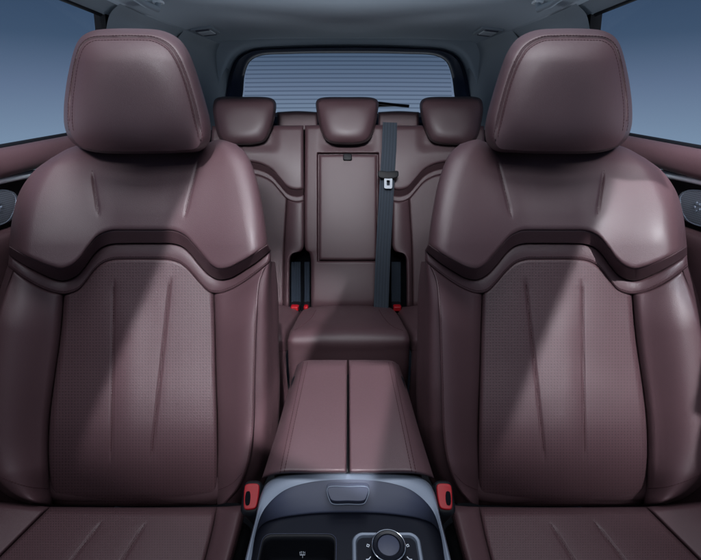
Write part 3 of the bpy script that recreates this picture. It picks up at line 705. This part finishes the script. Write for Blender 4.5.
# ================================================================== DOORS
def lathe_x(b, q, r):                                # a small button on a door face
    th = np.linspace(0, 2*np.pi, 20, endpoint=False); b.prism(q + np.c_[np.zeros(20), r*np.cos(th), r*np.sin(th)], (.002, 0, 0), .0006)
def door():
    t = thing('car_door', (-.74, .75, 0), 'left front door with plum sill pad, silver strip and mesh speaker', 'car door', 'front doors')
    Ys = np.linspace(.25, 1.27, 40)
    def sweep(name, prof, m, up=.06):
        prof = dense(prof, m=6) if len(prof) > 2 else np.array(prof, float)
        V = np.array([[(x, Y, H + z + up*(Y-.886)) for x, z in prof] for Y in Ys]); o = obj(name, V.reshape(-1, 3), grid_faces(*V.shape[:2]), m, t); recalc(o)
        q = o.data.polygons[len(o.data.polygons)//2]
        if q.normal.x < 0: o.data.flip_normals()
        return o
    sweep('sill_seal', [(-.735,-.080),(-.735,-.064),(-.730,-.062),(-.724,-.066),(-.720,-.078)], M['black'])
    sweep('sill_pad', [(-.722,-.085),(-.721,-.070),(-.712,-.0665),(-.700,-.068),(-.688,-.078),(-.682,-.095),(-.684,-.110),(-.692,-.118),(-.705,-.120)], M['leather'])
    sweep('trim_strip', [(-.705,-.120),(-.696,-.1205),(-.692,-.125),(-.694,-.131),(-.706,-.1325)], M['strip'], .0)
    sweep('door_panel', [(-.706,-.118),(-.709,-.14),(-.709,-.18),(-.706,-.222)], M['black'], .0)
    sweep('lower_panel', [(-.715,-.218),(-.700,-.222),(-.685,-.228),(-.678,-.25),(-.676,-.33),(-.68,-.45),(-.70,-.70),(-.71,-1.11)], M['leather'], .0)
    XP = Plane((-.703, 0, 0), (1, 0, 0))
    so = [(-30,194),(-10,191.5),(5,190.5),(10.5,191.8),(15.2,197.5),(15.5,202),(13,212),(8.5,220),(2,224),(-12,227.5),(-30,230),(-40,212)]
    Q = at_len(dense(so, True), np.linspace(0, 1, 80, endpoint=False)); P = XP(Q, -.004); b = MB(); b.prism(P, (.008, 0, 0), .003); sp = b.build('speaker', M['grille'], t)
    b = MB(); Pc = XP(np.vstack([Q, Q[:1]]), .003); b.tube(Pc, .0016, 8, False); b.build('speaker_ring', M['silver'], sp)
    for a in range(5):
        b = MB(); q = XP(np.array([-1.5 + 2.6*math.cos(a*1.257), 207 + 4.2*math.sin(a*1.257)]), .004); lathe_x(b, q, .0024); b.build('emblem_dot', M['silver'], sp)
    # glass, a little above it the black frame line that runs up to the centre post
    V = [(-.735, .25, H-.11), (-.735, 1.27, H-.045), (-.648, 1.235, H+.245), (-.65, .75, H+.245), (-.66, .25, H+.22)]
    obj('window_glass', V, [(0,1,2,3,4)], M['glass'], t, smooth=False)
    return t
dl = door(); mirror(dl, None, 'right front door with plum sill pad, silver strip and mesh speaker')

# ================================================================== BODY SHELL: roof lining, posts, tail window
def roof_z(X, Y):
    z = .292 - .012*sstep(.9, .3, Y)
    a = np.abs(X); return z - .025*(a/.62)**4 - .014*np.clip((a-.5)/.12, 0, 2)**2
roof = thing('roof_lining', (0, 1.2, H+.29), 'grey fabric roof lining with side rails and posts over the seats', 'roof lining')
Ys = np.linspace(1.13, 1.99, 60); half = lambda Y: .60 - .05*sstep(1.3, 2.2, Y)
us = np.linspace(-1, 1, 61)
V = np.array([[(u*half(Y), Y, H+roof_z(u*half(Y), Y)) for u in us] for Y in Ys]); o = obj('lining', V.reshape(-1, 3), grid_faces(60, 61), M['lining'], roof); recalc(o)
if o.data.polygons[800].normal.z > 0: o.data.flip_normals()
lin = o
sol = o.modifiers.new('thick', 'SOLIDIFY'); sol.thickness = .03; sol.offset = -1
def side_rail(s):
    Yr = np.linspace(.42, 2.12, 50); V = []
    for Y in Yr:
        h_ = half(Y); z0 = float(roof_z(h_, Y)); w = .052 + .02*sstep(1.35, 1.6, Y)*0
        pr = dense([(h_-.03, z0+.020), (h_-.002, z0+.003), (h_+.016, z0-.004), (h_+.032, z0-.014), (h_+.042, z0-.020), (h_+.050, z0-.014)], m=5)
        V.append([(s*x, Y, H+z) for x, z in pr])
    V = np.array(V); o = obj('side_rail', V.reshape(-1, 3), grid_faces(*V.shape[:2]), M['trimgrey'], roof); recalc(o)
    q = o.data.polygons[len(o.data.polygons)//2]
    if q.normal.z > 0: o.data.flip_normals()
    # black weather strip along the opening
    b = MB(); b.tube([(s*(half(Y)+.047), Y, H+float(roof_z(half(Y), Y))-.020) for Y in np.linspace(.42, 1.26, 30)], .006, 8); b.build('weather_strip', M['black'], roof)
def post(s, name, Ya, Yb, Yc, Yd, m, th=.03):
    zt_ = lambda Y: float(roof_z(half(Y), Y)) - .004
    P = np.array([(s*(half(Ya)+.035), Ya, H+zt_(Ya)), (s*(half(Yb)+.035), Yb, H+zt_(Yb)), (s*.715, Yd, H-.12), (s*.715, Yc, H-.12)])
    b = MB(); n = np.cross(P[1]-P[0], P[3]-P[0]); n /= np.linalg.norm(n); n = n if n[0]*s > 0 else -n
    b.prism(P, n*th, .006); return b.build(name, m, roof)
for s in (-1, 1):
    side_rail(s)
    post(s, 'centre_post_seal', 1.265, 1.295, 1.33, 1.36, M['black'])
    post(s, 'centre_post', 1.298, 1.37, 1.365, 1.46, M['trimgrey'])
    # quarter panel from the rear door to the tail
    V = []
    for Y in np.linspace(1.66, 2.22, 20):
        h_ = half(min(Y, 2.17)); z0 = float(roof_z(h_, min(Y, 2.17)))
        pr = dense([(h_-.01, z0+.002), (h_+.02, z0-.03), (h_+.045, z0-.09), (h_+.07, z0-.18), (h_+.10, z0-.30), (h_+.12, z0-.55), (h_+.12, z0-1.0)], m=5)
        V.append([(s*(x - .02*sstep(1.9, 2.25, Y)), Y, H+z) for x, z in pr])
    V = np.array(V); o = obj('quarter_panel', V.reshape(-1, 3), grid_faces(*V.shape[:2]), M['trimgrey'], roof); recalc(o)
    q = o.data.polygons[len(o.data.polygons)//2]
    if q.normal.x*s > 0: o.data.flip_normals()
    V = []
    for Y in np.linspace(1.258, 1.70, 12):
        h_ = half(Y); z0 = float(roof_z(h_, Y)); V.append([(s*x, Y, H+z) for x, z in dense([(h_-.01, z0+.002), (h_+.02, z0-.02), (h_+.04, z0-.06), (h_+.055, z0-.10), (h_+.07, z0-.10)], m=4)])
    V = np.array(V); o = obj('door_rail', V.reshape(-1, 3), grid_faces(*V.shape[:2]), M['trimgrey'], roof); recalc(o)
    q = o.data.polygons[len(o.data.polygons)//2]
    if q.normal.x*s > 0: o.data.flip_normals()
    # rear door below its glass
    V = np.array([[(s*x, Y, H+z) for x, z in dense([(.74,-.05),(.715,-.06),(.70,-.10),(.71,-.3),(.72,-.7),(.72,-1.1)], m=4)] for Y in np.linspace(1.30, 1.72, 6)])
    o = obj('rear_door_trim', V.reshape(-1, 3), grid_faces(*V.shape[:2]), M['leather'], roof); recalc(o)
    q = o.data.polygons[len(o.data.polygons)//2]
    if q.normal.x*s > 0: o.data.flip_normals()
rt = tree_of([lin])
def ceiling_lamp(px, label, sz=(.125, .078)):
    P, N = drop(np.array([px, (px[0]+1, px[1])], float), rt); q, n = P[0], N[0]
    t = thing('ceiling_lamp', q, label, 'ceiling lamp', 'lamps in the roof lining')
    X = np.array([0, 1.0, 0]); X -= n*(X@n); X /= np.linalg.norm(X); Y = np.cross(n, X)
    b = MB(); b.box(q + n*.003, (sz[0], sz[1], .010), .003, X=X, Y=Y); b.build('lamp_housing', M['trimgrey'], t)
    b = MB(); b.box(q + n*.008, (sz[0]*.52, sz[1]*.62, .006), .002, X=X, Y=Y); b.build('lamp_cover', M['lampglass'], t)
    for k in (-.36, .36):
        b = MB(); b.box(q + n*.008 + X*sz[0]*k, (sz[0]*.14, sz[1]*.62, .005), .002, X=X, Y=Y); b.build('switch', M['slate'], t)
ceiling_lamp((206, 30), 'small rectangular lamp in the roof above the left rear headrest')
ceiling_lamp((488, 30.5), 'small rectangular lamp in the roof above the right rear headrest')
def grab(px, label):
    P, N = drop(np.array([px, (px[0]+1, px[1])], float), rt)
    q, n = P[0] - np.array([0, .092, 0]), N[0]; t = thing('grab_handle', q, label, 'handle', 'grab handles')
    b = MB(); b.tube([q + np.array([0, .09, 0]), q + n*.022 + np.array([0, .07, 0]), q + n*.026, q + n*.022 + np.array([0, -.07, 0]), q + np.array([0, -.09, 0])], .008, 10); b.build('grip', M['trimgrey'], t)
    for e in (.09, -.09):
        b = MB(); b.box(q+np.array([0,e,0])+n*.002, (.03,.024,.008), .003, X=(0,1,0), Y=np.cross(n,(0,1,0))); b.build('mount', M['lampglass'], t)
for px, lb in (((158.5, 1.5), 'grey grab handle in the roof at the top edge above the left front headrest'), ((537.5, 1.5), 'grey grab handle in the roof at the top edge above the right front headrest')):
    grab(px, lb)
# tail window
TP = Plane((0, 2.20, H+.29), (0, -1, -.7))
win = thing('rear_window', (0, 2.25, H), 'wide rear window with horizontal heating wires and dark rounded frame', 'window')
wo = [(243,111),(243,90),(245,72),(250,61),(260,55.5),(290,53.5),(348,52.8),(406,53.5),(436,55.5),(446,61),(451,72),(454,90),(454,111),(420,113),(348,114),(280,113)]
fo = [(222,122),(226,95),(230,72),(237,58),(250,50.5),(285,47.5),(348,46.2),(411,47.5),(446,50.5),(459,58),(466,72),(470,95),(474,122),(430,126),(348,127),(266,126)]
wc = (348, 88); A, _ = polar(wo, 240, wc); B_, _ = polar(fo, 240, wc)
b = MB(); b.add(np.concatenate([TP(B_*1.0, np.full(240, .02)), TP(B_*.75+A*.25, np.full(240, .045)), TP(B_*.3+A*.7, np.full(240, .035)), TP(A, np.full(240, .01)), TP(A, np.full(240, -.01))]), grid_faces(5, 240, True))
b.build('window_frame', M['frit'], win)
obj('window_glass', TP(A*1.0, np.zeros(240)), [tuple(range(240))], M['rglass'], win, smooth=False)
b = MB(); b.tube(TP(np.vstack([A, A[:1]])*1.0, np.full(241, .008)), .0022, 6, False); b.build('window_bead', M['trimgrey'], win, sharp=False)
b = MB()
for k in range(13):
    y = 57.3 + k*4.25; hw = np.interp(y, [55, 61, 72, 111], [88, 97, 102.5, 104.5])
    xs = np.linspace(348-hw, 348+hw, 30); yy_ = y - .6*(1-((xs-348)/105)**2)
    b.add(np.concatenate([TP(np.c_[xs, yy_-.65], np.full(30, .004)), TP(np.c_[xs, yy_+.65], np.full(30, .004))]), grid_faces(2, 30))
b.build('heating_wires', M['line'], win, sharp=False)
# trim ring between lining and window
fo2, _ = polar([(214,126),(218,95),(222,66),(231,50),(248,42),(285,38.5),(348,37),(411,38.5),(448,42),(465,50),(474,66),(478,95),(482,126),(430,130),(348,131),(266,130)], 240, wc)
b = MB(); b.add(np.concatenate([TP(wc + (fo2-wc)*1.35, np.full(240, .20)), TP(fo2, np.full(240, .16)), TP(fo2*.5+B_*.5, np.full(240, .07)), TP(B_, np.full(240, .02))]), grid_faces(4, 240, True)); b.build('window_surround', M['lining'], win, sharp=False)
# wiper outside
WP = Plane((0, 2.24, H+.29), (0, -1, -.7)); wp = thing('rear_wiper', WP(np.array([372., 106.])), 'black wiper lying low across the outside of the rear window', 'wiper')
b = MB(); b.tube(WP(np.array([(362,102.5),(380,103.2),(395,105),(409,106.2)], float), np.zeros(4)), .008, 8); b.build('wiper_blade', M['black'], wp)
b = MB(); b.tube(WP(np.array([(366,106.5),(380,104.8),(396,105.4)], float), np.full(3, -.012)), [.013,.011,.006], 8); b.build('wiper_arm', M['black'], wp)
# shelf behind the rear bench
sh = thing('parcel_shelf', (0, 1.95, .9), 'low plum leather shelf pads behind the rear headrests', 'shelf')
HP = axial(1.69)
for x0, x1 in ((277, 318), (378, 419)):
    patch('shelf_pad', HP, [(x0,112),((x0+x1)/2,111),(x1,112)], [(x0,132),(x1,132)], [(x0,112),(x0,132)], [(x1,112),(x1,132)], M['leather'], sh, None, 40, 24, roll=(4,0,3,3), dep=(.03,0,.02,.02), skirt=.05)
b = MB(); b.box((0, 1.98, H-.10), (1.16, .36, .03), .01); b.build('shelf_board', M['carpet'], sh)
# floor, and an unseen box added under the windscreen to block light into footwells
b = MB(); b.box((0, 1.15, -.02), (1.5, 2.3, .04), .01); tag(b.build('car_floor', M['carpet']), kind='structure')
b = MB(); b.box((0, -.55, (H-.30)/2), (1.5, .5, H-.30), .05); tag(b.build('bulkhead_light_block', M['black']), kind='structure')

# ================================================================== camera, sky, lamps
cd = bpy.data.cameras.new('camera'); cam = bpy.data.objects.new('camera', cd); COL.objects.link(cam); S.camera = cam
cd.sensor_width = 36; cd.lens = 36*F0/701; cd.shift_x = (350.5-CX)/701; cd.clip_start = .02; cd.clip_end = 500
cam.location = CAM; cam.rotation_euler = (math.pi/2 - PITCH, 0, 0)
w = bpy.data.worlds.new('World'); S.world = w; w.use_nodes = True; nt = w.node_tree
bg = nt.nodes['Background']; tc = N_(nt, 'ShaderNodeTexCoord'); sp = N_(nt, 'ShaderNodeSeparateXYZ'); nt.links.new(tc.outputs['Generated'], sp.inputs[0])
mr = N_(nt, 'ShaderNodeMapRange'); mr.inputs[1].default_value = -.2; mr.inputs[2].default_value = 1.0; nt.links.new(sp.outputs[2], mr.inputs[0])
cr = N_(nt, 'ShaderNodeValToRGB'); nt.links.new(mr.outputs[0], cr.inputs[0])
def zpos(z): return (z+.2)/1.2
stops = [(-.2, (.6,.68,.78)), (-.06, (.26,.36,.50)), (.05, (.15,.21,.33)), (.13, (.065,.11,.19)), (.19, (.05,.088,.16)), (.35, (.10,.14,.21)), (.6, (.20,.25,.34)), (1.0, (.28,.33,.42))]
e = cr.color_ramp.elements
while len(e) > 1: e.remove(e[-1])
e[0].position = zpos(stops[0][0]); e[0].color = (*stops[0][1], 1)
for z, c in stops[1:]:
    k = e.new(zpos(z)); k.color = (*c, 1)
nt.links.new(cr.outputs[0], bg.inputs[0]); bg.inputs[1].default_value = .86
def lamp(name, loc, aim, size, watts, col=(1, 1, 1), spread=180, up=None):
    d = bpy.data.lights.new(name, 'AREA'); d.shape = 'RECTANGLE'; d.size, d.size_y = size; d.energy = watts; d.color = col; d.spread = math.radians(spread)
    o = bpy.data.objects.new(name, d); COL.objects.link(o); o.location = loc
    z = np.array(loc, float) - np.array(aim, float); z /= np.linalg.norm(z)
    y = np.array(up if up is not None else (0, 0, 1.0)); y = y - z*(y@z); y /= np.linalg.norm(y); x = np.cross(y, z)
    from mathutils import Matrix
    o.rotation_euler = Matrix(np.array([x, y, z]).T.tolist()).to_euler(); return o
COOL = (.92, .95, 1.0)
lamp('front_softbox', (0, -.7, H+1.4), (0, .5, H-.45), (1.8, .8), 4.4, COOL, 75)
lamp('top_softbox', (0, .66, H+.80), (0, .80, H-.05), (1.25, .45), 6.6, COOL, 130)
lamp('cabin_fill', (-.2, -.95, H+1.2), (-.07, 1.66, H-.10), (.8, .15), 1.75, COOL, 19)  # added fill for the rear bench, aimed over the front headrests
lamp('roof_fill', (0, .66, H+.30), (0, .80, H-.2), (.26, .12), .22, COOL, 150)  # added fill under the roof opening for the inner headrest sides
for sx in (-1, 1):
    lamp('door_fill', (sx*.45, .05, H+.36), (sx*.69, .93, H-.09), (.2, .1), .62, COOL, 24)  # added fills that brighten the door sill pads
    lamp('window_fill', (sx*1.35, 1.0, H-.22), (-sx*.40, 1.32, H+.27), (.5, .2), .9, (.9, .94, 1), 40)  # uplights added outside the side windows to brighten the roof lining
# two narrow beams from high on the right: each leaves a slanting edge of light across a seat
BD = RT*-.13 + UP*-.43 + FW*1.0; BD /= np.linalg.norm(BD); LN = RT*-.39 + UP*-.92
def beam(px, wide, watts, tall=.80):
    q = SP(np.array(px, float)); e = LN - BD*(LN@BD); e /= np.linalg.norm(e); x = np.cross(-e, -BD); x = x if x[0] > 0 else -x
    n = 9 if tall > .3 else 1
    for k in range(n):                                # a row of gridded strips, so that the foot of the beam fades
        c = q + x*wide/2 + e*(k-(n-1)/2)*.026
        lamp('beam_softbox', c - BD*1.3, c, (wide, tall), watts/n, (.93, .95, 1), 1.6, up=-e)
beam((276, 380), .205, .36, .23); beam((167, 252), .30, 1.08, .62); beam((580, 252), .31, 1.25, .62)
S.view_settings.view_transform = 'Standard'; S.view_settings.look = 'None'; S.view_settings.exposure = 0.0; S.view_settings.gamma = 1
S.cycles.max_bounces = 8; S.cycles.transparent_max_bounces = 8
